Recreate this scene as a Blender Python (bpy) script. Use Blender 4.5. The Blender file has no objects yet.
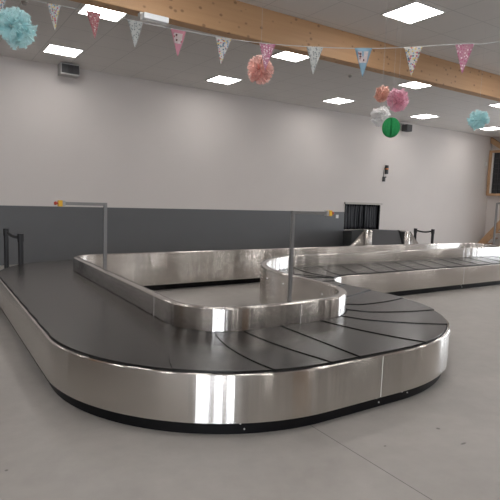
import bpy, bmesh, math, random
from mathutils import Vector, Matrix, Quaternion
R = random.Random(7)
SC = bpy.context.scene
COL = SC.collection
PI = math.pi

# ------------------------------------------------------------------ helpers
def tag(o, label=None, cat=None, group=None, kind=None):
    if label: o['label'] = label
    if cat: o['category'] = cat
    if group: o['group'] = group
    if kind: o['kind'] = kind
    return o

def empty(name, loc, label=None, cat=None, group=None, rotz=0.0):
    o = bpy.data.objects.new(name, None)
    o.empty_display_size = 0.1
    o.location = loc
    o.rotation_euler = (0, 0, rotz)
    COL.objects.link(o)
    return tag(o, label, cat, group)

def link(name, bm, mat, parent=None, smooth=False, loc=None, rot=None):
    me = bpy.data.meshes.new(name)
    bmesh.ops.recalc_face_normals(bm, faces=bm.faces[:])
    bm.to_mesh(me); bm.free()
    if smooth:
        for p in me.polygons: p.use_smooth = True
        if smooth != 'all':
            me.set_sharp_from_angle(angle=math.radians(40))
    o = bpy.data.objects.new(name, me)
    for m in (mat if isinstance(mat, (list, tuple)) else [mat]):
        me.materials.append(m)
    COL.objects.link(o)
    if parent: o.parent = parent
    if loc: o.location = loc
    if rot: o.rotation_euler = rot
    return o

def structure(name, bm, mat, label=None):
    o = link(name, bm, mat)
    o['kind'] = 'structure'
    if label: o['label'] = label
    return o

def box(bm, x0, x1, y0, y1, z0, z1, bev=0.0, mi=0, M=None):
    r = bmesh.ops.create_cube(bm, size=1.0)
    vs = r['verts']
    for v in vs:
        v.co = Vector(((x0+x1)/2 + v.co.x*(x1-x0), (y0+y1)/2 + v.co.y*(y1-y0), (z0+z1)/2 + v.co.z*(z1-z0)))
        if M: v.co = M @ v.co
    fs = {f for v in vs for f in v.link_faces}
    for f in fs: f.material_index = mi
    if bev > 0:
        es = {e for v in vs for e in v.link_edges}
        bmesh.ops.bevel(bm, geom=list(es), offset=bev, segments=2, affect='EDGES', profile=0.6)
    return bm

def tube(bm, p0, p1, r, seg=12, r2=None):
    p0 = Vector(p0); p1 = Vector(p1); d = p1-p0
    q = d.to_track_quat('Z', 'Y').to_matrix().to_4x4()
    M = Matrix.Translation((p0+p1)/2) @ q
    bmesh.ops.create_cone(bm, cap_ends=True, segments=seg, radius1=r, radius2=r if r2 is None else r2, depth=d.length, matrix=M)
    return bm

def polytube(bm, pts, r, seg=6):
    for a, b in zip(pts[:-1], pts[1:]): tube(bm, a, b, r, seg)
    return bm

def prism(bm, pts_a, pts_b):
    """solid between two equal-length loops"""
    a = [bm.verts.new(p) for p in pts_a]; b = [bm.verts.new(p) for p in pts_b]
    n = len(a)
    bm.faces.new(a); bm.faces.new(list(reversed(b)))
    for i in range(n):
        j = (i+1) % n
        bm.faces.new((a[i], b[i], b[j], a[j]))
    return bm

# ------------------------------------------------------------------ materials
def mat(name, col, rough=0.5, metal=0.0, spec=0.5, var=0.0, vscale=6.0, bump=0.0, bscale=40.0, trans=0.0, sheen=0.0):
    m = bpy.data.materials.new(name); m.use_nodes = True
    nt = m.node_tree; b = nt.nodes['Principled BSDF']
    b.inputs['Base Color'].default_value = (*col, 1)
    b.inputs['Roughness'].default_value = rough
    b.inputs['Metallic'].default_value = metal
    b.inputs['Specular IOR Level'].default_value = spec
    if trans: b.inputs['Transmission Weight'].default_value = trans
    tc = nt.nodes.new('ShaderNodeTexCoord')
    if var:
        n = nt.nodes.new('ShaderNodeTexNoise'); n.inputs['Scale'].default_value = vscale; n.inputs['Detail'].default_value = 5
        nt.links.new(tc.outputs['Object'], n.inputs['Vector'])
        mx = nt.nodes.new('ShaderNodeMix'); mx.data_type = 'RGBA'
        mx.inputs[6].default_value = (*[c*(1-var) for c in col], 1)
        mx.inputs[7].default_value = (*[min(1, c*(1+var)) for c in col], 1)
        nt.links.new(n.outputs['Fac'], mx.inputs[0]); nt.links.new(mx.outputs[2], b.inputs['Base Color'])
    if bump:
        n2 = nt.nodes.new('ShaderNodeTexNoise'); n2.inputs['Scale'].default_value = bscale; n2.inputs['Detail'].default_value = 3
        nt.links.new(tc.outputs['Object'], n2.inputs['Vector'])
        bp = nt.nodes.new('ShaderNodeBump'); bp.inputs['Strength'].default_value = bump; bp.inputs['Distance'].default_value = 0.01
        nt.links.new(n2.outputs['Fac'], bp.inputs['Height']); nt.links.new(bp.outputs['Normal'], b.inputs['Normal'])
    return m

def emis(name, col, strength):
    m = bpy.data.materials.new(name); m.use_nodes = True
    nt = m.node_tree; b = nt.nodes['Principled BSDF']
    b.inputs['Base Color'].default_value = (*[min(.8, c) for c in col], 1)
    b.inputs['Emission Color'].default_value = (*col, 1)
    b.inputs['Emission Strength'].default_value = strength
    return m

def steel(name, col=(.63, .60, .57), rough=0.17):
    """brushed stainless: reflections spread up and down (uv U runs vertically)"""
    m = mat(name, col, rough, 1.0)
    nt = m.node_tree; b = nt.nodes['Principled BSDF']
    b.inputs['Anisotropic'].default_value = 1.0
    t = nt.nodes.new('ShaderNodeTangent'); t.direction_type = 'UV_MAP'; t.uv_map = 'uv'
    nt.links.new(t.outputs['Tangent'], b.inputs['Tangent'])
    tc = nt.nodes.new('ShaderNodeTexCoord')
    # slight waviness of the sheet along its length
    mp2 = nt.nodes.new('ShaderNodeMapping'); mp2.inputs['Scale'].default_value = (0.0, 7.0, 1)
    n2 = nt.nodes.new('ShaderNodeTexNoise'); n2.inputs['Scale'].default_value = 1.0; n2.inputs['Detail'].default_value = 2
    nt.links.new(tc.outputs['UV'], mp2.inputs['Vector']); nt.links.new(mp2.outputs['Vector'], n2.inputs['Vector'])
    bp = nt.nodes.new('ShaderNodeBump'); bp.inputs['Strength'].default_value = 0.3; bp.inputs['Distance'].default_value = 0.01
    nt.links.new(n2.outputs['Fac'], bp.inputs['Height'])
    # brushing: microscopic grooves along the sheet tilt the surface up and down at random
    g = nt.nodes.new('ShaderNodeNewGeometry'); sc = nt.nodes.new('ShaderNodeVectorMath'); sc.operation = 'SCALE'; sc.inputs['Scale'].default_value = 4000
    nt.links.new(g.outputs['Position'], sc.inputs[0])
    wn = nt.nodes.new('ShaderNodeTexWhiteNoise'); nt.links.new(sc.outputs[0], wn.inputs['Vector'])
    sm = nt.nodes.new('ShaderNodeMath'); sm.operation = 'SUBTRACT'; sm.inputs[1].default_value = .5; nt.links.new(wn.outputs['Value'], sm.inputs[0])
    ml = nt.nodes.new('ShaderNodeMath'); ml.operation = 'MULTIPLY'; ml.inputs[1].default_value = .56; nt.links.new(sm.outputs[0], ml.inputs[0])
    cx = nt.nodes.new('ShaderNodeCombineXYZ'); nt.links.new(ml.outputs[0], cx.inputs['Z'])
    ad = nt.nodes.new('ShaderNodeVectorMath'); ad.operation = 'ADD'; nt.links.new(bp.outputs['Normal'], ad.inputs[0]); nt.links.new(cx.outputs[0], ad.inputs[1])
    no = nt.nodes.new('ShaderNodeVectorMath'); no.operation = 'NORMALIZE'; nt.links.new(ad.outputs[0], no.inputs[0])
    nt.links.new(no.outputs[0], b.inputs['Normal'])
    return m

M = {}
M['wall'] = mat('wall_paint', (.60, .555, .53), .75, var=.03, vscale=1.2, bump=.04, bscale=60)
M['dado'] = mat('grey_panel', (.107, .109, .113), .5, var=.05, vscale=2)
M['steel'] = steel('brushed_steel')
M['steel_in'] = steel('brushed_steel_wall', rough=.17)
M['kick'] = mat('black_kick', (.004, .004, .005), .4, spec=.22)
M['bed'] = mat('black_bed', (.006, .006, .007), .6)
M['rubber'] = mat('dark_rubber', (.016, .0148, .0142), .25, spec=.55, var=.12, vscale=3, bump=.03, bscale=200)
M['post'] = mat('galvanised_post', (.28, .275, .275), .45, .7)
M['black'] = mat('black_plastic', (.010, .010, .012), .45)
M['yellow'] = mat('yellow_plastic', (.75, .42, .04), .4)
M['red'] = mat('red_plastic', (.45, .05, .02), .4)
M['collar'] = mat('grey_plastic', (.40, .39, .38), .5)
M['white_pl'] = mat('white_plastic', (.68, .67, .65), .4)
M['frame'] = mat('light_frame', (.72, .71, .69), .4)
M['panel'] = emis('light_panel', (1.0, .972, .945), 14.0)
M['pane'] = emis('added_window', (.86, .92, 1.0), 15.0)  # glow of the added windows, in place of daylight
M['pane_side'] = emis('added_side_window', (.86, .93, 1.0), 6.5)
M['sash'] = mat('window_sash', (.10, .10, .11), .4)
M['darkgrille'] = mat('dark_grille', (.025, .025, .027), .6)
M['mid'] = mat('mid_grey_body', (.36, .35, .34), .5)
M['darkside'] = mat('conveyor_side', (.042, .045, .046), .5)
M['chutebelt'] = mat('conveyor_belt', (.060, .060, .066), .55)
M['strip'] = mat('curtain_strip', (.008, .008, .011), .42, spec=.35)
M['glass'] = mat('dark_glass', (.02, .022, .025), .08, spec=.6)
M['thread'] = mat('thread', (.55, .55, .55), .6)
M['hatchsteel'] = mat('hatch_steel', (.5, .48, .45), .3, 1.0)
M['orange'] = mat('orange_band', (.55, .17, .03), .5)
M['recess'] = mat('hatch_recess', (.05, .05, .05), .8)

def wood(name, c1, c2, axis=0):
    m = mat(name, c1, .55)
    nt = m.node_tree; b = nt.nodes['Principled BSDF']
    tc = nt.nodes.new('ShaderNodeTexCoord'); mp = nt.nodes.new('ShaderNodeMapping')
    s = [9, 9, 22]; s[axis] = .7; mp.inputs['Scale'].default_value = s
    n = nt.nodes.new('ShaderNodeTexNoise'); n.inputs['Scale'].default_value = 1; n.inputs['Detail'].default_value = 6
    nt.links.new(tc.outputs['Object'], mp.inputs['Vector']); nt.links.new(mp.outputs['Vector'], n.inputs['Vector'])
    mx = nt.nodes.new('ShaderNodeMix'); mx.data_type = 'RGBA'
    mx.inputs[6].default_value = (*c1, 1); mx.inputs[7].default_value = (*c2, 1)
    nt.links.new(n.outputs['Fac'], mx.inputs[0])
    # knots
    mp2 = nt.nodes.new('ShaderNodeMapping'); s2 = [8, 8, 8]; s2[axis] = 6; mp2.inputs['Scale'].default_value = s2
    v = nt.nodes.new('ShaderNodeTexVoronoi'); v.inputs['Scale'].default_value = 1.0; v.inputs['Randomness'].default_value = 1.0
    nt.links.new(tc.outputs['Object'], mp2.inputs['Vector']); nt.links.new(mp2.outputs['Vector'], v.inputs['Vector'])
    rm = nt.nodes.new('ShaderNodeMapRange'); rm.inputs['From Min'].default_value = .11; rm.inputs['From Max'].default_value = .20
    rm.inputs['To Min'].default_value = .55; rm.inputs['To Max'].default_value = 0.0
    nt.links.new(v.outputs['Distance'], rm.inputs['Value'])
    mk = nt.nodes.new('ShaderNodeMix'); mk.data_type = 'RGBA'; mk.inputs[7].default_value = (.11, .05, .025, 1)
    nt.links.new(rm.outputs['Result'], mk.inputs[0]); nt.links.new(mx.outputs[2], mk.inputs[6])
    nt.links.new(mk.outputs[2], b.inputs['Base Color'])
    return m
M['beam'] = wood('glulam', (.46, .262, .135), (.58, .355, .19), 0)
M['timber'] = wood('pine_timber', (.42, .245, .13), (.52, .32, .18), 2)

def ceiling_mat():
    m = mat('ceiling_tiles', (.50, .48, .455), .8)
    nt = m.node_tree; b = nt.nodes['Principled BSDF']
    g = nt.nodes.new('ShaderNodeNewGeometry'); sx = nt.nodes.new('ShaderNodeSeparateXYZ')
    nt.links.new(g.outputs['Position'], sx.inputs[0])
    def line(sock, off, step=.72, w=.014):
        a = nt.nodes.new('ShaderNodeMath'); a.operation = 'SUBTRACT'; a.inputs[1].default_value = off
        nt.links.new(sock, a.inputs[0])
        p = nt.nodes.new('ShaderNodeMath'); p.operation = 'PINGPONG'; p.inputs[1].default_value = step/2
        nt.links.new(a.outputs[0], p.inputs[0])
        c = nt.nodes.new('ShaderNodeMath'); c.operation = 'LESS_THAN'; c.inputs[1].default_value = w/2
        nt.links.new(p.outputs[0], c.inputs[0]); return c
    l1 = line(sx.outputs['X'], 5.60); l2 = line(sx.outputs['Y'], 5.39)
    mxm = nt.nodes.new('ShaderNodeMath'); mxm.operation = 'MAXIMUM'
    nt.links.new(l1.outputs[0], mxm.inputs[0]); nt.links.new(l2.outputs[0], mxm.inputs[1])
    mx = nt.nodes.new('ShaderNodeMix'); mx.data_type = 'RGBA'
    mx.inputs[6].default_value = (.67, .64, .615, 1); mx.inputs[7].default_value = (.53, .51, .49, 1)
    nt.links.new(mxm.outputs[0], mx.inputs[0]); nt.links.new(mx.outputs[2], b.inputs['Base Color'])
    return m
M['ceiling'] = ceiling_mat()

def floor_mat():
    m = mat('polished_concrete', (.36, .35, .33), .4)
    nt = m.node_tree; b = nt.nodes['Principled BSDF']
    g = nt.nodes.new('ShaderNodeNewGeometry')
    def noise(scale, det, rough=.5, dist=0):
        n = nt.nodes.new('ShaderNodeTexNoise'); n.inputs['Scale'].default_value = scale; n.inputs['Detail'].default_value = det
        n.inputs['Roughness'].default_value = rough; n.inputs['Distortion'].default_value = dist
        nt.links.new(g.outputs['Position'], n.inputs['Vector']); return n
    n1 = noise(1.1, 6, .6, .4); n2 = noise(7.0, 5, .6)
    ad = nt.nodes.new('ShaderNodeMath'); ad.operation = 'MULTIPLY_ADD'; ad.inputs[1].default_value = .45
    nt.links.new(n2.outputs['Fac'], ad.inputs[0]); nt.links.new(n1.outputs['Fac'], ad.inputs[2])
    cr = nt.nodes.new('ShaderNodeValToRGB')
    cr.color_ramp.elements[0].position = .45; cr.color_ramp.elements[0].color = (.318, .296, .275, 1)
    cr.color_ramp.elements[1].position = 1.0; cr.color_ramp.elements[1].color = (.420, .394, .368, 1)
    nt.links.new(ad.outputs[0], cr.inputs[0])
    last = cr.outputs[0]
    sx = nt.nodes.new('ShaderNodeSeparateXYZ'); nt.links.new(g.outputs['Position'], sx.inputs[0])
    # saw-cut joint
    a = nt.nodes.new('ShaderNodeMath'); a.operation = 'SUBTRACT'; a.inputs[1].default_value = 2.28; nt.links.new(sx.outputs['X'], a.inputs[0])
    ab = nt.nodes.new('ShaderNodeMath'); ab.operation = 'ABSOLUTE'; nt.links.new(a.outputs[0], ab.inputs[0])
    lt = nt.nodes.new('ShaderNodeMath'); lt.operation = 'LESS_THAN'; lt.inputs[1].default_value = .003; nt.links.new(ab.outputs[0], lt.inputs[0])
    mx = nt.nodes.new('ShaderNodeMix'); mx.data_type = 'RGBA'; mx.inputs[7].default_value = (.13, .125, .12, 1)
    nt.links.new(lt.outputs[0], mx.inputs[0]); nt.links.new(last, mx.inputs[6]); last = mx.outputs[2]
    for (px, py, ex, ey, r) in SPOTS:
        c = nt.nodes.new('ShaderNodeVectorMath'); c.operation = 'SUBTRACT'; c.inputs[1].default_value = (px, py, 0)
        nt.links.new(g.outputs['Position'], c.inputs[0])
        sc = nt.nodes.new('ShaderNodeVectorMath'); sc.operation = 'MULTIPLY'; sc.inputs[1].default_value = (ex, ey, 0); nt.links.new(c.outputs[0], sc.inputs[0])
        ln = nt.nodes.new('ShaderNodeVectorMath'); ln.operation = 'LENGTH'; nt.links.new(sc.outputs[0], ln.inputs[0])
        rm = nt.nodes.new('ShaderNodeMapRange'); rm.inputs['From Min'].default_value = r*.5; rm.inputs['From Max'].default_value = r
        rm.inputs['To Min'].default_value = .7; rm.inputs['To Max'].default_value = 0; nt.links.new(ln.outputs['Value'], rm.inputs['Value'])
        mk = nt.nodes.new('ShaderNodeMix'); mk.data_type = 'RGBA'; mk.inputs[7].default_value = (.07, .065, .06, 1)
        nt.links.new(rm.outputs['Result'], mk.inputs[0]); nt.links.new(last, mk.inputs[6]); last = mk.outputs[2]
    nt.links.new(last, b.inputs['Base Color'])
    rr = nt.nodes.new('ShaderNodeMapRange'); rr.inputs['To Min'].default_value = .30; rr.inputs['To Max'].default_value = .52
    nt.links.new(n1.outputs['Fac'], rr.inputs['Value']); nt.links.new(rr.outputs['Result'], b.inputs['Roughness'])
    b.inputs['Specular IOR Level'].default_value = .4
    return m
# scuffs on the concrete: x, y, stretch x, stretch y, radius
SPOTS = [(3.06, 2.13, 1, 1, .018), (3.02, 1.90, 1.0, 3.0, .035), (2.52, 2.14, 1, 1.6, .014), (0.36, 3.02, 1, 1, .012)]
M['floor'] = floor_mat()

# ------------------------------------------------------------------ room
XL, XR, YN, YF, ZC = -8.5, 18.9, -7.0, 11.73, 4.32
bm = bmesh.new(); box(bm, XL-.2, XR+.2, YN-.2, YF+.2, -.15, 0); structure('floor', bm, M['floor'])
bm = bmesh.new(); box(bm, XL-.2, XR+.2, YN-.2, YF+.2, ZC, ZC+.15); structure('ceiling', bm, M['ceiling'])
HX0, HX1, HZ0, HZ1 = 11.20, 12.78, .70, 1.53      # hatch in the far wall
bm = bmesh.new()
box(bm, XL-.2, HX0, YF, YF+.2, 0, ZC); box(bm, HX1, XR+.2, YF, YF+.2, 0, ZC)
box(bm, HX0, HX1, YF, YF+.2, 0, HZ0); box(bm, HX0, HX1, YF, YF+.2, HZ1, ZC)
structure('wall_far', bm, M['wall'])

bm = bmesh.new(); box(bm, XR, XR+.2, YN-.2, YF, 0, ZC); structure('wall_right', bm, M['wall'])
# near wall with openings for unseen windows, added for the steel's bright stripes
WINS = [(-6.9, -5.2, .3, 3.0), (-4.65, -3.35, .3, 3.0), (-2.85, -1.75, .3, 3.0)]
bm = bmesh.new()
xs = XL
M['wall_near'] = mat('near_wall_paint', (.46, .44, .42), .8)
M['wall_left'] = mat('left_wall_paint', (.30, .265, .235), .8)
for (a, b_, z0, z1) in WINS:
    box(bm, xs, a, YN-.2, YN, 0, ZC); box(bm, a, b_, YN-.2, YN, 0, z0); box(bm, a, b_, YN-.2, YN, z1, ZC); xs = b_
box(bm, xs, XR, YN-.2, YN, 0, ZC)
structure('wall_near', bm, M['wall_near'])
bm = bmesh.new(); box(bm, XL-.2, XL, YN-.2, YF, 0, ZC); structure('wall_left', bm, M['wall_left'])

def window(i, o, u, w, z0, z1, axis):
    """frame, glazing bars and glowing pane of an added, unseen window; axis 'y' = in a wall of constant y"""
    def bx(bm, a0, a1, b0, b1, d0, d1):
        if axis == 'y': box(bm, a0, a1, o+d0, o+d1, b0, b1)
        else: box(bm, o+d0, o+d1, a0, a1, b0, b1)
    f = bmesh.new(); t = .06
    bx(f, u, u+t, z0, z1, -.08, .02); bx(f, w-t, w, z0, z1, -.08, .02); bx(f, u+t, w-t, z0, z0+t, -.08, .02); bx(f, u+t, w-t, z1-t, z1, -.08, .02)
    
    fo = structure('window_%d' % i, f, M['sash'])
    p = bmesh.new(); bx(p, u+t, w-t, z0+t, z1-t, -.075, -.065)
    link('pane', p, M['pane'] if axis == 'y' else M['pane_side'], fo)
for i, (a, b_, z0, z1) in enumerate(WINS): window(i+2, YN, a, b_, z0, z1, 'y')
# doors and white pilasters added behind the camera to streak the steel's reflections
for i, (a, b_) in enumerate([(-.9, -.1), (8.0, 9.4), (10.6, 12.4), (13.0, 13.9)]):
    bm = bmesh.new(); box(bm, a, b_, YN, YN+.05, 0, 2.3, .006)
    d = structure('door_%d' % (i+1), bm, M['sash'])
    bm = bmesh.new(); box(bm, b_-.14, b_-.11, YN+.051, YN+.11, .95, 1.15, .005); link('door_handle', bm, M['post'], d)
for i, a in enumerate([.9, 3.3, 7.2, 9.9, 14.3]):
    bm = bmesh.new(); box(bm, a, a+.35, YN, YN+.12, 0, ZC); structure('trim_%d' % (i+3), bm, M['wall'])
bm = bmesh.new()
bm.free()
bm = bmesh.new(); box(bm, 4.6, 6.8, YN, YN+.04, 0, 2.6); structure('trim_8', bm, M['timber'])  # unseen timber panel, added so the steel reflects some brown
bm = bmesh.new()
# unseen bright windows added on the right wall for light and reflections
for i, (a, b_) in enumerate([(1.6, 3.4), (3.8, 5.6), (6.0, 7.8)]): window(i+5, XR, a, b_, .4, 3.0, 'x')
bm.free()

# grey lower panel on the far wall
bm = bmesh.new(); box(bm, XL, 11.17, YF-.03, YF, 0, 1.265, .004); structure('trim_1', bm, M['dado'], 'dark grey panelling on the lower far wall')

# ------------------------------------------------------------------ ceiling beam
bm = bmesh.new(); box(bm, XL, XR, 6.25, 6.45, 3.86, ZC, .012)
tag(link('ceiling_beam', bm, M['beam']), 'long knotty honey-coloured glulam timber beam running across under the ceiling', 'beam')

# ------------------------------------------------------------------ ceiling lights
def light(x, y, label, group, first=[None]):
    if first[0] is None:
        t = empty('ceiling_light', (x, y, ZC), label, 'ceiling light', group)
        f = bmesh.new(); s = .32; w = .025
        box(f, -s, s, -s, -s+w, -.014, 0); box(f, -s, s, s-w, s, -.014, 0); box(f, -s, -s+w, -s+w, s-w, -.014, 0); box(f, s-w, s, -s+w, s-w, -.014, 0)
        link('frame', f, M['frame'], t)
        p = bmesh.new(); box(p, -s+w, s-w, -s+w, s-w, -.010, -.002)
        link('diffuser', p, M['panel'], t)
        first[0] = t; return t
    src = first[0]
    t = src.copy(); COL.objects.link(t); t.location = (x, y, ZC); t['label'] = label
    if group: t['group'] = group
    elif 'group' in t: del t['group']
    for ch in src.children:
        c = ch.copy(); COL.objects.link(c); c.parent = t
    return t
ORD = ['first', 'second', 'third', 'fourth', 'fifth']
GRP = 'square ceiling light panels'
for i in range(5):
    light(2.36+3.6*i, 10.48, ('square ceiling light in the row nearest the far wall, %s from the left' % ORD[i]), GRP)
for i in range(4):
    light(2.36+3.6*i, 7.86, ('square ceiling light just behind the timber beam, %s from the left' % ORD[i]), GRP)
light(2.36+3.6, 5.07, 'square ceiling light in front of the timber beam, above the rightmost white flowered pennant', GRP)
HID = 'ceiling lights outside the frame'
for (x, y) in [(16.76, 7.86), (-1.24, 10.48), (-1.24, 7.86)] + [(2.36+3.6*i, y) for y in (5.07, 2.3, -.5, -3.3) for i in range(-1, 5) if not (y == 5.07 and i == 1)]:
    light(x, y, 'square ceiling light outside the photo frame', HID)

# ------------------------------------------------------------------ carousel path
def rounded(poly):
    pts = []; n = len(poly)
    for i in range(n):
        P = Vector(poly[i][:2]); A = Vector(poly[i-1][:2]); B = Vector(poly[(i+1) % n][:2]); r = poly[i][2]
        u = (A-P).normalized(); w = (B-P).normalized()
        ang = u.angle(w); t = r/math.tan(ang/2)
        c = P + (u+w).normalized()*(r/math.sin(ang/2))
        s = P+u*t-c; e = P+w*t-c
        tot = s.angle_signed(e)            # clockwise positive in mathutils 2D
        k = max(8, int(abs(math.degrees(tot))/3))
        for j in range(k+1):
            th = -tot*j/k
            v = Vector((s.x*math.cos(th)-s.y*math.sin(th), s.x*math.sin(th)+s.y*math.cos(th)))
            pts.append(c+v)
    out = []
    for i in range(len(pts)):
        a = pts[i]; b = pts[(i+1) % len(pts)]; L = (b-a).length
        if L < 1e-6: continue
        k = max(1, int(L/.25))
        for j in range(k): out.append(a+(b-a)*(j/k))
    return out
POLY = [(.80, 2.57, 1.60), (4.97, 2.57, 1.76), (4.97, 5.71, .62), (13.0, 5.71, 1.565), (13.0, 8.85, 1.565), (.80, 8.85, 1.40)]
PTS = rounded(POLY); N = len(PTS)
NRM = []
for i in range(N):
    t = (PTS[(i+1) % N]-PTS[i-1]).normalized(); NRM.append(Vector((-t.y, t.x)))
def cum(off):
    q = [PTS[i]+NRM[i]*off for i in range(N)]; s = [0.0]
    for i in range(N): s.append(s[-1]+(q[(i+1) % N]-q[i]).length)
    return s
S_OUT, S_MID, S_IN = cum(0), cum(.51), cum(1.02)
def at(S, s):
    L = S[-1]; s = s % L
    lo, hi = 0, N
    while hi-lo > 1:
        m = (lo+hi)//2
        if S[m] <= s: lo = m
        else: hi = m
    f = (s-S[lo])/(S[lo+1]-S[lo]) if S[lo+1] > S[lo] else 0
    j = (lo+1) % N
    return PTS[lo].lerp(PTS[j], f), NRM[lo].lerp(NRM[j], f).normalized()
def nearest(S, off, p):
    p = Vector(p); best = min(range(N), key=lambda i: (PTS[i]+NRM[i]*off-p).length); return S[best]
def span(S, s0, s1, step=.07):
    k = max(2, int((s1-s0)/step)); return [at(S, s0+(s1-s0)*i/k) for i in range(k+1)]

def sweep(name, frames, prof, material, parent, closed=False, label=None):
    """sweep a closed (offset, z) profile along path frames; uv U runs round the profile, V along the path"""
    bm = bmesh.new(); uv = bm.loops.layers.uv.new('uv')
    np_ = len(prof); rings = []
    cl = [0]
    for i in range(np_):
        a = prof[i]; b = prof[(i+1) % np_]; cl.append(cl[-1]+math.hypot(a[0]-b[0], a[1]-b[1]))
    sl = [0]
    for a, b in zip(frames[:-1], frames[1:]): sl.append(sl[-1]+(b[0]-a[0]).length)
    for (p, n) in frames:
        rings.append([bm.verts.new((p.x+n.x*o, p.y+n.y*o, z)) for (o, z) in prof])
    m = len(rings)
    for i in range(m if closed else m-1):
        j = (i+1) % m
        for k in range(np_):
            l = (k+1) % np_
            f = bm.faces.new((rings[i][k], rings[j][k], rings[j][l], rings[i][l]))
            v0 = sl[i]; v1 = sl[j] if j else sl[i]+.1
            for lp, c in zip(f.loops, ((cl[k], v0), (cl[k], v1), (cl[k+1], v1), (cl[k+1], v0))): lp[uv].uv = c
    if not closed:
        bm.faces.new(list(reversed(rings[0]))); bm.faces.new(rings[-1])
    o = link(name, bm, material, parent, smooth=True)
    if label: o['label'] = label
    return o

car = empty('baggage_carousel', (2.8, 3.0, 0), 'large stainless-steel baggage carousel with dark rubber plates filling the hall floor', 'baggage carousel')
car_inv = Matrix.Translation((-2.8, -3.0, 0))
def shift(o):
    o.data.transform(car_inv); return o
OUTER = [(0, .095), (0, .422), (.004, .430), (.010, .433), (.026, .433), (.028, .420), (.018, .412), (.014, .095)]
WALL = [(1.02, .36), (1.02, .636), (1.024, .645), (1.032, .649), (1.098, .649), (1.106, .645), (1.11, .636), (1.11, .105), (1.095, .105), (1.095, .36)]
def panels(name, S, off, seams, prof, material, maxlen):
    L = S[-1]
    cs = sorted(nearest(S, off, p) for p in seams)
    full = []
    for i, c in enumerate(cs):
        nxt = cs[i+1] if i+1 < len(cs) else cs[0]+L
        k = max(1, round((nxt-c)/maxlen))
        full += [(c+(nxt-c)*j/k, c+(nxt-c)*(j+1)/k) for j in range(k)]
    for (a, b) in full:
        shift(sweep(name, span(S, a+.002, b-.002), prof, material, car))
panels('skirt_panel', S_OUT, 0, [(2.90, 2.58), (8.6, 5.7), (.8, 6.3)], OUTER, M['steel'], 4.2)
panels('inner_wall_panel', S_IN, 1.02, [(1.82, 4.35), (2.86, 3.54), (7.2, 6.58), (3.0, 7.83), (1.82, 6.9)], WALL, M['steel_in'], 2.6)
ALL = [(PTS[i], NRM[i]) for i in range(N)]
shift(sweep('kick_plate', ALL, [(.045, 0), (.045, .10), (.060, .10), (.060, 0)], M['kick'], car, True))
shift(sweep('inner_kick_plate', ALL, [(.985, 0), (.985, .12), (1.0, .12), (1.0, 0)], M['kick'], car, True))
shift(sweep('belt_bed', ALL, [(.024, .37), (.024, .436), (1.018, .436), (1.018, .37)], M['bed'], car, True))  # black edge raised to draw the shadow gap under the plates
# small bolts: on the skirt joints and along the island face of the inner wall
def bolt(S, s, off, z, r, sgn):
    p, n = at(S, s); b = bmesh.new()
    c = Vector((p.x+n.x*off, p.y+n.y*off, z)); d = Vector((n.x, n.y, 0))*sgn
    tube(b, c, c+d*.006, r, 8)
    shift(link('bolt', b, M['white_pl'], car))
for p in [(1.75, 2.80), (2.90, 2.58), (8.6, 5.7)]:
    s = nearest(S_OUT, 0, p)
    bolt(S_OUT, s, .045, .075, .006, -1); bolt(S_OUT, s+.03, .045, .035, .006, -1)
for (x, y) in [(2.90, 2.58)]:
    s = nearest(S_OUT, 0, (x, y)); bolt(S_OUT, s+.30, .045, .07, .005, -1); bolt(S_OUT, s+.37, .045, .05, .005, -1)
def joint(S, off, p, z0, z1):  # pale strip painting the light caught by the panel edges
    q, n = at(S, nearest(S, off, p)); q = q+n*off; tn = Vector((-n.y, n.x)); b = bmesh.new()
    a = [q+tn*u-n*v for u, v in ((-.003, -.004), (.003, -.004), (.003, .0012), (-.003, .0012))]
    prism(b, [(c.x, c.y, z0) for c in a], [(c.x, c.y, z1) for c in a])
    shift(link('joint_glint', b, M['frame' if off == 0 else 'collar'], car))
joint(S_OUT, 0, (2.90, 2.58), .10, .425)
joint(S_OUT, 0, (8.6, 5.7), .10, .425)
for p in [(1.82, 4.35), (2.86, 3.54)]: joint(S_IN, 1.02, p, .437, .64)
for (x, y) in [(3.70, 5.6), (3.66, 5.0), (3.66, 4.4), (3.95, 6.2)]:
    bolt(S_IN, nearest(S_IN, 1.02, (x, y)), 1.11, .52, .009, 1)

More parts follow.
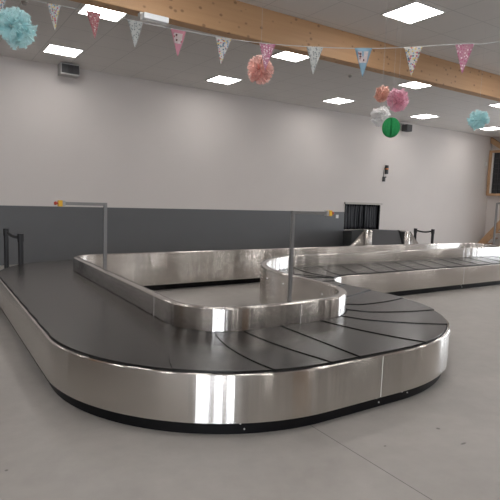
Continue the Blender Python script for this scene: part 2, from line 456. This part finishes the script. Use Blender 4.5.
# belt plates
L = S_MID[-1]; NP = int(round(L/.475)); pitch = L/NP
S_C = nearest(S_MID, .51, (5.35, 6.07)); S_D = nearest(S_MID, .51, (11.4, 6.07))
S_E = nearest(S_MID, .51, (11.4, 8.34)); S_F = nearest(S_MID, .51, (2.2, 8.34))
def lagw(s):
    s = s % L
    def st(a, b):
        d = min(s-a, b-s); return max(0, min(1, (d+.9)/.9))
    return max(st(S_C, S_D), st(S_E, S_F))
S0 = nearest(S_MID, .51, (2.12, 3.08))+.12
def lead_kink(s):
    p = at(S_MID, s)[0]
    if p.y > 5.6: return .30, 0.0
    if p.y < 3.4: d = max(2.45-p.x, p.x-2.85)
    else: d = 1.0
    l = .34*max(0, min(1, d/.5))
    return l, (.14*max(0, min(1, (p.x-3.7)/.3)) if p.y < 5.0 else 0.0)
for k in range(NP):
    bm = bmesh.new(); NV, NT = 9, 6
    g = []
    s_a = S0+pitch*k
    for i in range(NT+1):
        t = i/NT; row = []
        for j in range(NV+1):
            v = j/NV
            s = s_a+.0015+(pitch-.003)*t
            lw_ = lagw(s); lead, kink = lead_kink(s); lag = lw_*.50*v - (1-lw_)*(lead*v + kink*max(0, 1-v/.22))
            off = 1.008-(.982-.012*t)*v
            p, n = at(S_MID, s-lag)
            row.append((p.x+n.x*off, p.y+n.y*off, .4455+.007*(1-t)))
        g.append(row)
    top = [[bm.verts.new(c) for c in row] for row in g]
    bot = [[bm.verts.new((c[0], c[1], .437)) for c in row] for row in g]
    for i in range(NT):
        for j in range(NV):
            bm.faces.new((top[i][j], top[i+1][j], top[i+1][j+1], top[i][j+1]))
            bm.faces.new((bot[i][j], bot[i][j+1], bot[i+1][j+1], bot[i+1][j]))
    for i in range(NT):
        bm.faces.new((top[i][0], bot[i][0], bot[i+1][0], top[i+1][0])); bm.faces.new((top[i][NV], top[i+1][NV], bot[i+1][NV], bot[i][NV]))
    for j in range(NV):
        bm.faces.new((top[0][j], top[0][j+1], bot[0][j+1], bot[0][j])); bm.faces.new((top[NT][j], bot[NT][j], bot[NT][j+1], top[NT][j+1]))
    shift(link('belt_plate', bm, M['rubber'], car, smooth=True))

# ------------------------------------------------------------------ emergency stop posts
def stop_post(x, y, sgn, arm, h, label, w=.02):
    t = empty('emergency_stop_post', (x, y, 0), label, 'emergency stop', 'emergency stop posts on the carousel island')
    b = bmesh.new(); box(b, -.07, .07, -.05, .05, 0, .008, .002); link('base_plate', b, M['post'], t)
    b = bmesh.new(); box(b, -w, w, -w, w, .008, h, .003); link('post', b, M['post'], t)
    b = bmesh.new(); a0, a1 = sorted((sgn*(w+.0001), sgn*arm)); box(b, a0, a1, -w, w, h-2*w, h, .003); link('arm', b, M['post'], t)
    q = w/.02; c = h-w
    b = bmesh.new(); a0, a1 = sorted((sgn*(arm+.0005), sgn*(arm+.035*q))); box(b, a0, a1, -.030*q, .030*q, c-.034*q, c+.034*q, .004); link('collar', b, M['collar'], t)
    b = bmesh.new(); a0, a1 = sorted((sgn*(arm+.0355*q), sgn*(arm+.085*q))); box(b, a0, a1, -.036*q, .036*q, c-.038*q, c+.038*q, .006); link('stop_box', b, M['yellow'], t)
    b = bmesh.new(); tube(b, (sgn*(arm+.0855*q), 0, c), (sgn*(arm+.106*q), 0, c), .012*q); tube(b, (sgn*(arm+.105*q), 0, c), (sgn*(arm+.13*q), 0, c), .024*q, 16, .018*q)
    link('push_button', b, M['red'], t)
stop_post(1.975, 6.47, -1, .50, 1.475, 'grey emergency stop post at the left end of the island, its arm reaching left')
stop_post(2.885, 3.70, 1, .40, 1.495, 'grey emergency stop post inside the front curve of the island, its arm reaching right', .015)

# ------------------------------------------------------------------ queue barriers
def barrier(p0, p1, h, label):
    p0 = Vector(p0); p1 = Vector(p1); c = (p0+p1)/2
    t = empty('queue_barrier', (c.x, c.y, 0), label, 'queue barrier', 'black retractable queue barriers')
    for p in (p0, p1):
        q = p-c
        b = bmesh.new(); tube(b, (q.x, q.y, .025), (q.x, q.y, h-.13), .041, 16); po = link('post', b, M['black'], t, True)
        b = bmesh.new(); tube(b, (q.x, q.y, 0), (q.x, q.y, .025), .17, 24, .15); link('base', b, M['black'], t, True)
        b = bmesh.new(); tube(b, (q.x, q.y, h-.13), (q.x, q.y, h), .052, 16); link('belt_head', b, M['black'], t, True)
    d = (p1-p0).normalized(); a = p0-c+d*.03; e = p1-c-d*.03; nn = Vector((-d.y, d.x))*.002
    b = bmesh.new(); K = 8; 
    pa = []; pb = []
    for i in range(K+1):
        f = i/K; p = a.lerp(e, f); z = h-.035-.035*math.sin(PI*f)
        pa.append((p, z))
    vs = [[b.verts.new((p.x+s*nn.x, p.y+s*nn.y, z+dz)) for (s, dz) in ((-1, 0), (1, 0), (1, -.05), (-1, -.05))] for p, z in pa]
    for i in range(K):
        for k in range(4): b.faces.new((vs[i][k], vs[i+1][k], vs[i+1][(k+1) % 4], vs[i][(k+1) % 4]))
    b.faces.new(vs[0]); b.faces.new(list(reversed(vs[-1])))
    link('webbing', b, M['black'], t)
barrier((1.25, 10.0), (1.315, 8.82), .90, 'black two-post queue barrier before the grey panel at far left')
barrier((12.45, 9.95), (12.74, 9.55), .862, 'black two-post queue barrier right of the infeed conveyor')

# ------------------------------------------------------------------ infeed conveyor and hatch
ca, sa = .837, .547
def loc(l, a, z):     # l to the right of the conveyor, a towards the hatch, origin in front of the slope
    l += .118; return (l*ca+a*sa, -l*sa+a*ca, z)
t = empty('infeed_conveyor', (10.86, 9.75, 0), 'steel-sided infeed conveyor sloping from the wall hatch down to the carousel', 'conveyor')
def ext(name, poly, l0, l1, material, smooth=False):
    b = bmesh.new(); prism(b, [loc(l0, a, z) for a, z in poly], [loc(l1, a, z) for a, z in poly]); return link(name, b, material, t, smooth)
# local coordinates of the point where the hatch wall cuts each side
yw = YF-.035-9.75
def awall(l): return (yw+(l+.118)*sa)/ca
b = bmesh.new()
lw = .66
prism(b, [loc(-.93, .46, .0), loc(-.93, awall(-.93), .0), loc(-.93, awall(-.93), .68), loc(-.93, .46, .775)],
         [loc(lw, .46, .0), loc(lw, awall(lw), .0), loc(lw, awall(lw), .68), loc(lw, .46, .775)])
link('body', b, M['darkside'], t)
b = bmesh.new()
prism(b, [loc(-.62, .62, .777), loc(-.62, awall(-.62), .684), loc(-.62, awall(-.62), .694), loc(-.62, .62, .79)],
         [loc(.62, .62, .777), loc(.62, awall(.62), .684), loc(.62, awall(.62), .694), loc(.62, .62, .79)])
link('belt', b, M['chutebelt'], t)
ext('slope_plate', [(0, .40), (.45, .80), (.56, .815), (.58, .79), (.46, .77), (0, .37)], -.42, .42, M['chutebelt'])
ext('slope_rail', [(-.01, .38), (.44, .812), (.56, .825), (.58, .80), (.46, .76), (.0, .36)], -.455, -.421, M['kick'])
ext('slope_rail', [(-.01, .38), (.44, .812), (.56, .825), (.58, .80), (.46, .76), (.0, .36)], .421, .455, M['kick'])
for s in (-1, 1):
    # rounded steel cheek next to the belt, then the flared triangular wing
    b = bmesh.new(); uv = b.loops.layers.uv.new('uv')
    cols = []
    K = 14
    for i in range(K+1):
        f = i/K
        if f < .55:
            th = f/.55*PI*.5; l = .457+.19*math.sin(th)*.999; a = .02+.10*(1-math.cos(th)) - .06
            zt = .818
        else:
            q = (f-.55)/.45; l = .647+.68*q; a = .06+(.02 if s < 0 else .34)*q; zt = .818
        cols.append((l, a, zt))
    vt = []; vb = []
    for i, (l, a, zt) in enumerate(cols):
        f = i/K
        top = zt if f <= .55 else zt-.80*((f-.55)/.45)
        vt.append(b.verts.new(loc(s*l, a+.0, max(top, .02)))); vb.append(b.verts.new(loc(s*l, a, 0)))
    for i in range(K):
        f_ = b.faces.new((vt[i], vt[i+1], vb[i+1], vb[i]))
        for lp, c in zip(f_.loops, ((1, i*.05), (1, i*.05+.05), (0, i*.05+.05), (0, i*.05))): lp[uv].uv = c
    o = link('side_cheek', b, M['steel'], t, smooth=True)
    md = o.modifiers.new('thick', 'SOLIDIFY'); md.thickness = .012
    bm2 = bmesh.new(); l0, l1 = sorted((s*.457, s*.66)); prism(bm2, [loc(l0, .14, .806), loc(l1, .14, .806), loc(l1, .45, .806), loc(l0, .45, .806)], [loc(l0, .14, .818), loc(l1, .14, .818), loc(l1, .45, .818), loc(l0, .45, .818)])
    link('cheek_cap', bm2, M['hatchsteel'], t)
# low transfer plate from the slope to the carousel edge
e0 = Vector((10.86, 9.75)); 
def wl(l, a): q = loc(l, a, 0); return q
pl = wl(-.42, -.02); pr_ = wl(.42, -.02)
yb = 8.875-9.75
b = bmesh.new()
poly = [pl, pr_, (pr_[0]-.18, yb, 0), (pl[0]-.45, yb, 0)]
prism(b, [(p[0], p[1], .405) for p in poly], [(p[0], p[1], .39) for p in poly]); link('transfer_plate', b, M['hatchsteel'], t)

# strip curtain hanging in the hatch
t = empty('strip_curtain', (11.99, YF, HZ1), 'black rubber strip curtain hanging in the wall hatch under a steel head rail', 'curtain')
b = bmesh.new(); box(b, -.84, .84, -.07, -.001, -.012, .05, .004); link('head_rail', b, mat('dull_rail', (.40, .37, .33), .5), t)
for (a0, a1) in ((-.785, -.755), (.755, .785)):
    b = bmesh.new(); box(b, a0, a1, -.03, .15, -.825, -.016); link('jamb', b, M['kick'], t)
for i in range(14):
    x = -.75+1.5*(i+.5)/14; w = .061; ph = R.uniform(0, 6); tw = R.uniform(-.03, .03)
    b = bmesh.new(); prev = None; K = 8; rows = []
    for k in range(K+1):
        z = -.02-.795*k/K; f = k/K
        y = .03+.012*(i % 2)+.025*f*math.sin(ph)+.012*math.sin(ph+3*f)
        rows.append([b.verts.new((x-w+tw*f*.3, y-tw*f, z)), b.verts.new((x, y-.010, z)), b.verts.new((x+w+tw*f*.3, y+tw*f, z))])
    for k in range(K):
        for c in range(2): b.faces.new((rows[k][c], rows[k][c+1], rows[k+1][c+1], rows[k+1][c]))
    o = link('strip', b, M['strip'], t, smooth='all'); md = o.modifiers.new('thick', 'SOLIDIFY'); md.thickness = .004
bm = bmesh.new(); box(bm, HX0-.05, HX1+.05, YF+1.0, YF+1.05, HZ0-.3, HZ1+.2); box(bm, HX0-.05, HX1+.05, YF+.2, YF+1.0, HZ0-.06, HZ0-.01)
box(bm, HX0-.06, HX0-.02, YF+.2, YF+1.0, HZ0-.3, HZ1+.2); box(bm, HX1+.02, HX1+.06, YF+.2, YF+1.0, HZ0-.3, HZ1+.2); box(bm, HX0-.05, HX1+.05, YF+.2, YF+1.0, HZ1+.02, HZ1+.06)
structure('trim_2', bm, M['recess'], 'dark tunnel behind the hatch')

# ------------------------------------------------------------------ small wall and ceiling fittings
def speaker(x, z, rz, label):
    t = empty('wall_speaker', (x, YF, ZC), label, 'speaker', 'wall speakers under the ceiling', rz)
    dz = z-ZC
    b = bmesh.new(); box(b, -.20, .20, -.40, -.12, dz-.12, dz+.12, .015); link('cabinet', b, M['mid'], t)
    b = bmesh.new(); f = .178; box(b, -f, f, -.412, -.401, dz-.09, dz+.09, .003); link('grille', b, M['darkgrille'], t)
    b = bmesh.new(); box(b, -.055, .055, -.418, -.4125, dz-.089, dz+.089, .002); link('grille_divider', b, M['black'], t)
    b = bmesh.new(); box(b, -.05, .05, -.30, -.20, dz+.121, 0); link('bracket', b, M['mid'], t)
    return t
speaker(2.70, 4.185, 0, 'grey-cased speaker with a dark front hung below the ceiling, beside the leftmost light')
def small_speaker(x, z, label):
    t = empty('wall_speaker', (x, YF, z), label, 'speaker', 'wall speakers under the ceiling')
    b = bmesh.new(); box(b, -.13, .13, -.33, -.10, -.13, .09, .015); link('cabinet', b, mat('charcoal_case', (.05, .05, .052), .55), t)
    b = bmesh.new(); box(b, -.46, -.10, -.16, -.12, .09, .125); box(b, -.5, -.46, -.16, -.001, .05, .15); link('bracket', b, M['mid'], t)
small_speaker(13.62, 4.12, 'small dark speaker on a bracket high on the wall, beside the green paper ball')

# emergency light behind the beam
t = empty('emergency_light', (2.50, 6.12, 3.70), 'small clear emergency light box fixed to the lower face of the timber beam at left', 'emergency light')
b = bmesh.new(); box(b, -.17, .17, .13, .21, .115, .159, .004); box(b, -.17, .17, .075, .129, .05, .13, .006); link('housing', b, M['white_pl'], t)
b = bmesh.new(); box(b, -.165, .165, .0, .074, .055, .125, .012); link('lens', b, mat('clear_lens', (.80, .82, .84), .18, spec=.6), t)

# switches
def switch(name, x, z, w, label):
    t = empty(name, (x, YF-.03 if x < 11 else YF, z), label, 'switch')
    b = bmesh.new(); box(b, -w, w, -.014, -.0005, -w, w, .003); link('plate', b, M['white_pl'], t)
    b = bmesh.new(); box(b, -w*.55, w*.55, -.019, -.0145, -w*.6, w*.6, .002); link('rocker', b, M['frame'], t)
switch('wall_switch', 10.86, 1.12, .055, 'small white switch plate near the right end of the grey panel')
switch('wall_switch', 18.62, 3.26, .075, 'small white switch plate high in the far right corner')
# hand-held device on the wall
t = empty('wall_fitting', (12.92, YF, 2.60), 'small black fitting with an orange band and cord, alone high on the white wall', 'wall fitting')
b = bmesh.new(); box(b, .0, .10, -.07, -.001, -.05, .24, .012); link('handle', b, M['black'], t)
b = bmesh.new(); box(b, -.003, .103, -.073, -.0005, .10, .145, .004); link('band', b, M['orange'], t)
b = bmesh.new(); box(b, -.10, .0, -.05, -.001, -.30, -.14, .01); box(b, .0, .05, -.04, -.001, -.17, -.13, .005); link('bracket', b, M['darkgrille'], t)
b = bmesh.new(); polytube(b, [(-.06, -.02, -.14), (-.08, -.02, 0), (-.04, -.02, .14), (.01, -.02, .20)], .008); link('cord', b, M['darkgrille'], t)

# ceiling sensors
for (x, y, lb) in [(7.82, 8.25, 'small dark ceiling sensor behind the beam, above the blue pennant'), (1.31, 8.2, 'small dark ceiling sensor above the left blue pompom')]:
    t = empty('ceiling_sensor', (x, y, ZC), lb, 'sensor', 'round ceiling sensors')
    b = bmesh.new(); tube(b, (0, 0, -.012), (0, 0, 0), .06, 20); link('base', b, M['frame'], t)
    b = bmesh.new(); tube(b, (0, 0, -.05), (0, 0, -.0125), .028, 16, .045); link('head', b, M['mid'], t)

# ------------------------------------------------------------------ right wall: internal window, brace, stair
f = bmesh.new()
Y0, Y1, Z0, Z1 = 9.6, 11.70, 2.02, 3.78; D = .17
x0 = XR-D; x1 = XR-.001
box(f, x0, x1, Y1-.10, Y1, Z0, Z1, .004); box(f, x0, x1, Y0, Y0+.10, Z0, Z1, .004); box(f, x0, x1, Y0+.10, Y1-.10, Z0, Z0+.09, .004); box(f, x0, x1, Y0+.10, Y1-.10, Z1-.09, Z1, .004)
wf = structure('window_1', f, M['timber'], 'pine-framed internal window high on the right wall')
b = bmesh.new(); box(b, x0+.05, x0+.09, Y1-.16, Y1-.1005, Z0+.09, Z1-.09); link('sash', b, M['white_pl'], wf)
b = bmesh.new(); box(b, x0+.10, x0+.108, Y0+.1005, Y1-.1605, Z0+.0905, Z1-.0905); link('pane', b, M['glass'], wf)
b = bmesh.new()
for i in range(9): box(b, x0+.085, x0+.095, Y0+.2+i*.19, Y0+.215+i*.19, Z0+.0905, Z1-.0905)
for i in range(7): box(b, x0+.075, x0+.085, Y0+.1005, Y1-.1605, Z0+.25+i*.2, Z0+.262+i*.2)
link('mesh_grid', b, M['darkgrille'], wf)
b = bmesh.new(); prism(b, [(XR-.16, 11.70, 4.30), (XR-.16, 11.70, 4.08), (XR-.16, 11.25, 3.80), (XR-.16, 10.95, 3.80)], [(XR-.01, 11.70, 4.30), (XR-.01, 11.70, 4.08), (XR-.01, 11.25, 3.80), (XR-.01, 10.95, 3.80)])
tag(link('timber_brace', b, M['timber']), 'sloping pine brace under the ceiling in the far right corner', 'brace')
t = empty('staircase', (XR-.6, 11.0, 0), 'pine staircase edge with a grey pipe handrail at the far right wall', 'staircase')
b = bmesh.new()
sl = 1.18
prism(b, [(-.03, .72, .0), (-.03, .38, .0), (-.03, -1.6, 1.98*sl), (-.03, -1.6, 1.98*sl+.36)], [(.03, .72, .0), (.03, .38, .0), (.03, -1.6, 1.98*sl), (.03, -1.6, 1.98*sl+.36)])
link('stringer', b, M['timber'], t)
for i in range(10):
    b = bmesh.new(); y = .45-.2*i; z = .12+.2*sl*i; box(b, .031, .55, y-.13, y+.08, z, z+.035, .004); link('tread', b, M['timber'], t)
b = bmesh.new(); tube(b, (-.08, -.10, .0), (-.08, -.10, 1.74), .04, 14); link('handrail_post', b, M['post'], t, True)
b = bmesh.new(); tube(b, (-.08, -.10, 1.715), (-.08, -1.7, 1.95), .035, 14); link('handrail', b, M['post'], t, True)

# ------------------------------------------------------------------ bunting
def print_mat(name, base, dots, scale, dens=.33, rnd=1.0):
    """printed cloth: base colour with little motifs in several colours"""
    base = tuple(c*.82 for c in base); m = mat(name, base, .8); nt = m.node_tree; b = nt.nodes['Principled BSDF']
    tc = nt.nodes.new('ShaderNodeTexCoord')
    v = nt.nodes.new('ShaderNodeTexVoronoi'); v.inputs['Scale'].default_value = scale; v.inputs['Randomness'].default_value = rnd
    nt.links.new(tc.outputs['Object'], v.inputs['Vector'])
    lt = nt.nodes.new('ShaderNodeMath'); lt.operation = 'LESS_THAN'; lt.inputs[1].default_value = dens
    nt.links.new(v.outputs['Distance'], lt.inputs[0])
    sp = nt.nodes.new('ShaderNodeSeparateColor'); nt.links.new(v.outputs['Color'], sp.inputs[0])
    cr = nt.nodes.new('ShaderNodeValToRGB'); cr.color_ramp.interpolation = 'CONSTANT'
    el = cr.color_ramp.elements
    el[0].position = 0; el[0].color = (*dots[0], 1); el[1].position = 1/len(dots); el[1].color = (*dots[1 % len(dots)], 1)
    for i in range(2, len(dots)): e = el.new(i/len(dots)); e.color = (*dots[i], 1)
    nt.links.new(sp.outputs[0], cr.inputs[0])
    mx = nt.nodes.new('ShaderNodeMix'); mx.data_type = 'RGBA'; mx.inputs[6].default_value = (*base, 1)
    nt.links.new(lt.outputs[0], mx.inputs[0]); nt.links.new(cr.outputs[0], mx.inputs[7]); nt.links.new(mx.outputs[2], b.inputs['Base Color'])
    return m
CL = {
 'white_flower': print_mat('white_flower_cloth', (.66, .64, .60), [(.45, .10, .14), (.62, .45, .12), (.20, .27, .40), (.10, .16, .2)], 60, .46),
 'red_flower': print_mat('red_flower_cloth', (.52, .24, .24), [(.70, .58, .55), (.36, .07, .09), (.45, .15, .17)], 75, .46),
 'grey_lattice': print_mat('grey_lattice_cloth', (.58, .58, .55), [(.23, .25, .25), (.20, .21, .21)], 62, .42, .75),
 'pink_flower': print_mat('pink_flower_cloth', (.56, .27, .34), [(.76, .62, .64), (.42, .10, .20), (.42, .14, .24)], 72, .46),
 'pink': mat('pink_cloth', (.52, .22, .27), .8), 'blue': mat('blue_cloth', (.21, .33, .42), .8),
 'patch': print_mat('patch_print', (.62, .52, .50), [(.12, .05, .05), (.30, .10, .10), (.60, .52, .50)], 42, .40),
}
# measured run of the cord: points in the room (x, y, z)
CORD = [(-.75, 6.55, 4.05), (.10, 5.83, 3.62), (.65, 5.32, 3.39), (1.31, 4.68, 3.19), (1.90, 4.16, 3.03), (2.45, 3.67, 2.91), (3.07, 3.08, 2.85), (3.56, 2.51, 2.85), (3.75, 2.33, 2.86), (4.6, 1.45, 3.02)]
CORD = [Vector(p) for p in CORD]
def cord_at(f):   # Catmull-Rom over the measured points
    i = min(int(f), len(CORD)-2); u = f-i
    p0 = CORD[max(i-1, 0)]; p1 = CORD[i]; p2 = CORD[i+1]; p3 = CORD[min(i+2, len(CORD)-1)]
    return .5*((2*p1)+(p2-p0)*u+(2*p0-5*p1+4*p2-p3)*u*u+(3*p1-p0-3*p2+p3)*u**3)
SAMP = [cord_at(i*(len(CORD)-1)/180) for i in range(181)]
bt = empty('bunting', SAMP[90], 'cord of printed triangular pennants strung across in front of the timber beam', 'bunting')
o0 = SAMP[90]
b = bmesh.new(); polytube(b, [p-o0 for p in SAMP[::3]], .0028, 6); link('cord', b, M['thread'], bt, True)
# pixel-measured pennants become stations along the cord
yaw, pitch, roll = [math.radians(a) for a in (33.1796, 5.9121, 1.99355)]
FW = Vector((math.sin(yaw)*math.cos(pitch), math.cos(yaw)*math.cos(pitch), -math.sin(pitch)))
R0 = Vector((math.cos(yaw), -math.sin(yaw), 0)); U0 = R0.cross(FW)
RT = R0*math.cos(roll)+U0*math.sin(roll); UP = RT.cross(FW)
CAM = Vector((0, 0, 1.6))
LEN = [0]
for a, c in zip(SAMP[:-1], SAMP[1:]): LEN.append(LEN[-1]+(c-a).length)
def cord_s(s):
    for i in range(len(LEN)-1):
        if LEN[i+1] >= s: return SAMP[i].lerp(SAMP[i+1], (s-LEN[i])/(LEN[i+1]-LEN[i]))
    return SAMP[-1]
KIND = ['white_flower', 'white_flower', 'red_flower', 'grey_lattice', 'pink', 'white_flower', 'pink_flower', 'grey_lattice', 'blue', 'white_flower', 'pink_flower']
PLAB = {'white_flower': 'white pennant with small coloured flowers', 'red_flower': 'dull red flowered pennant', 'grey_lattice': 'white pennant with grey lattice print', 'pink': 'plain pink pennant with a picture patch', 'blue': 'plain blue pennant with a picture patch', 'pink_flower': 'pink flowered pennant'}
PS = [1.994, 2.538, 2.93, 3.321, 3.718, 4.125, 4.515, 4.918, 5.315, 5.706, 6.088]
for k, kind in enumerate(KIND):
    s = PS[k]; w = .069; h = .225
    a = cord_s(s-w); c = cord_s(s+w); mid = (a+c)/2; d = (c-a).normalized()
    nrm = Vector((d.y, -d.x, 0)).normalized()
    sw = R.uniform(-.012, .012)
    b = bmesh.new(); rows = []; K = 8
    for i in range(K+1):
        f = i/K; ww = w*(1-f)+.0015
        cc = mid-Vector((0, 0, h*f))+d*sw*f+nrm*(.012*math.sin(2.5*f+k))
        rows.append([b.verts.new(cc+d*(ww*q)+nrm*(.006*math.sin(q*2+k)*(1-f))-o0) for q in (-1, -.5, 0, .5, 1)])
    for i in range(K):
        for j in range(4): b.faces.new((rows[i][j], rows[i][j+1], rows[i+1][j+1], rows[i+1][j]))
    o = link('pennant', b, CL[kind], bt, smooth='all'); o['label'] = PLAB[kind]
    md = o.modifiers.new('thick', 'SOLIDIFY'); md.thickness = .0018; md.offset = 0
    if kind in ('pink', 'blue'):
        b = bmesh.new(); q = []
        for (x, z) in ((-.6, .028), (.6, .028), (.45, .115), (-.45, .115)):
            f = z/h; q.append(mid-Vector((0, 0, z))+d*(x*w*1.0 if z < .1 else x*w)+nrm*(.012*math.sin(2.5*f+k)+.004))
        prism(b, [p-o0 for p in q], [p+nrm*.0015-o0 for p in q])
        link('picture_patch', b, CL['patch'], o)

# ------------------------------------------------------------------ pompoms
def pompom(loc_, r, col, label, seed, group='tissue paper pompoms'):
    rr = random.Random(seed)
    t = empty('paper_pompom', loc_, label, 'pompom', group)
    m = mat('tissue_'+str(seed), col, .9, spec=.1, var=.10, vscale=9)
    nt = m.node_tree; pb = nt.nodes['Principled BSDF']
    # thin paper lets some light through
    tr = nt.nodes.new('ShaderNodeBsdfTranslucent'); ms = nt.nodes.new('ShaderNodeMixShader'); ms.inputs[0].default_value = .6
    out = nt.nodes['Material Output']
    tr.inputs[0].default_value = (*[min(1, c*1.15) for c in col], 1)
    nt.links.new(pb.outputs[0], ms.inputs[1]); nt.links.new(tr.outputs[0], ms.inputs[2]); nt.links.new(ms.outputs[0], out.inputs[0])
    b = bmesh.new(); n = 64
    for i in range(n):
        z = 1-2*(i+.5)/n; ph = i*2.39996+rr.uniform(-.3, .3); q = math.sqrt(max(0, 1-z*z))
        d = Vector((q*math.cos(ph), q*math.sin(ph), z))
        d = (d+Vector([rr.uniform(-.2, .2) for _ in range(3)])).normalized()
        e1 = d.orthogonal().normalized(); e1.rotate(Quaternion(d, rr.uniform(0, 6.28))); e2 = d.cross(e1)
        # a leaf of tissue: narrow at the middle of the ball, wide, creased and notched at its rim, curling outwards
        K = 12; half = rr.uniform(.40, .62); Rr = r*rr.uniform(.80, 1.06); bend = rr.uniform(-.5, .5)
        loops = []
        for (fr, zig) in ((.28, .0), (.55, .02), (.80, .05), (1.0, .09)):
            row = []
            for j in range(K+1):
                th = (j/K*2-1)*half*(.35+.65*fr)
                v = d*math.cos(th)+e1*math.sin(th)
                rad = Rr*fr
                if fr == 1.0: rad *= 1-.16*(j % 3 == 0)-.10*rr.random()-.10*(abs(j/K*2-1))**3
                row.append(b.verts.new(v*rad+e2*r*((zig if j % 2 else -zig)+bend*fr*fr*.55+.06*math.sin(th*5+i))))
            loops.append(row)
        for A, B in zip(loops[:-1], loops[1:]):
            for j in range(K): b.faces.new((A[j], A[j+1], B[j+1], B[j]))
    o = link('tissue_petals', b, m, t, smooth=True)
    b = bmesh.new(); tube(b, (0, 0, r*.5), (0, 0, ZC-loc_[2]), .0011, 5); link('hanging_thread', b, M['thread'], t)
    return t
pompom((.69, 4.76, 2.955), .178, (.70, .88, .91), 'pale blue paper pompom, largest, at the upper left edge', 3)
pompom((3.14, 4.72, 3.00), .168, (.95, .66, .61), 'coral pink paper pompom hanging alone behind the pink flowered pennant', 5)
pompom((5.28, 4.92, 3.07), .120, (.95, .66, .58), 'small peach paper pompom at the top of the right-hand cluster', 8)
pompom((5.12, 4.505, 2.905), .158, (.95, .62, .71), 'bright pink paper pompom in the cluster above the green ball', 9)
pompom((5.63, 5.26, 2.847), .153, (.93, .92, .91), 'white paper pompom just left of the green ball', 12)
pompom((7.00, 4.59, 2.88), .158, (.70, .88, .93), 'pale blue paper pompom hanging alone at far right', 15)

# green honeycomb ball
t = empty('honeycomb_ball', (4.88, 4.375, 2.527), 'green honeycomb paper ball at the bottom of the pompom cluster', 'paper ball')
b = bmesh.new(); r = .112; NU, NVv = 192, 40; lob = 28
vs = []
face_dir = math.atan2(-4.50, -5.11)
for j in range(1, NVv):
    th = PI*j/NVv; row = []
    for i in range(NU):
        ph = 2*PI*i/NU
        d = (ph-face_dir+PI) % (2*PI)-PI
        k = 1-.14*abs(math.sin(ph*lob/2))**.7*math.sin(th)*(0.75+.25*math.cos(j*PI*.9))
        if abs(d) < .08: k *= 1-.5*(1-abs(d)/.08)
        rr_ = r*k*math.sin(th)
        row.append(b.verts.new((rr_*math.cos(ph), rr_*math.sin(ph), 1.10*r*math.cos(th)*(1 if k > .5 else 1))))
    vs.append(row)
for j in range(len(vs)-1):
    for i in range(NU): b.faces.new((vs[j][i], vs[j+1][i], vs[j+1][(i+1) % NU], vs[j][(i+1) % NU]))
tp = b.verts.new((0, 0, 1.10*r)); bt_ = b.verts.new((0, 0, -1.10*r))
for i in range(NU):
    b.faces.new((tp, vs[0][i], vs[0][(i+1) % NU])); b.faces.new((bt_, vs[-1][(i+1) % NU], vs[-1][i]))
link('paper_lobes', b, mat('green_tissue', (.02, .34, .10), .75, var=.25, vscale=55), t, smooth='all')
b = bmesh.new(); tube(b, (0, 0, r*1.05), (0, 0, ZC-2.527), .0011, 5); link('hanging_thread', b, M['thread'], t)

# ------------------------------------------------------------------ world, camera
w = bpy.data.worlds.new('world'); SC.world = w; w.use_nodes = True
w.node_tree.nodes['Background'].inputs[0].default_value = (.8, .88, 1, 1); w.node_tree.nodes['Background'].inputs[1].default_value = .5
cam = bpy.data.cameras.new('camera'); co = bpy.data.objects.new('camera', cam); COL.objects.link(co)
cam.sensor_fit = 'HORIZONTAL'; cam.sensor_width = 36; cam.lens = 501.47*36/500; cam.clip_start = .05; cam.clip_end = 200
rot = Matrix((RT, UP, -FW)).transposed()
co.matrix_world = Matrix.Translation(CAM) @ rot.to_4x4()
SC.camera = co
vs_ = SC.view_settings
SC.display_settings.display_device = 'sRGB'
vs_.view_transform = 'Standard'; vs_.look = 'None'; vs_.exposure = 0.28; vs_.gamma = 1.0; vs_.use_curve_mapping = False
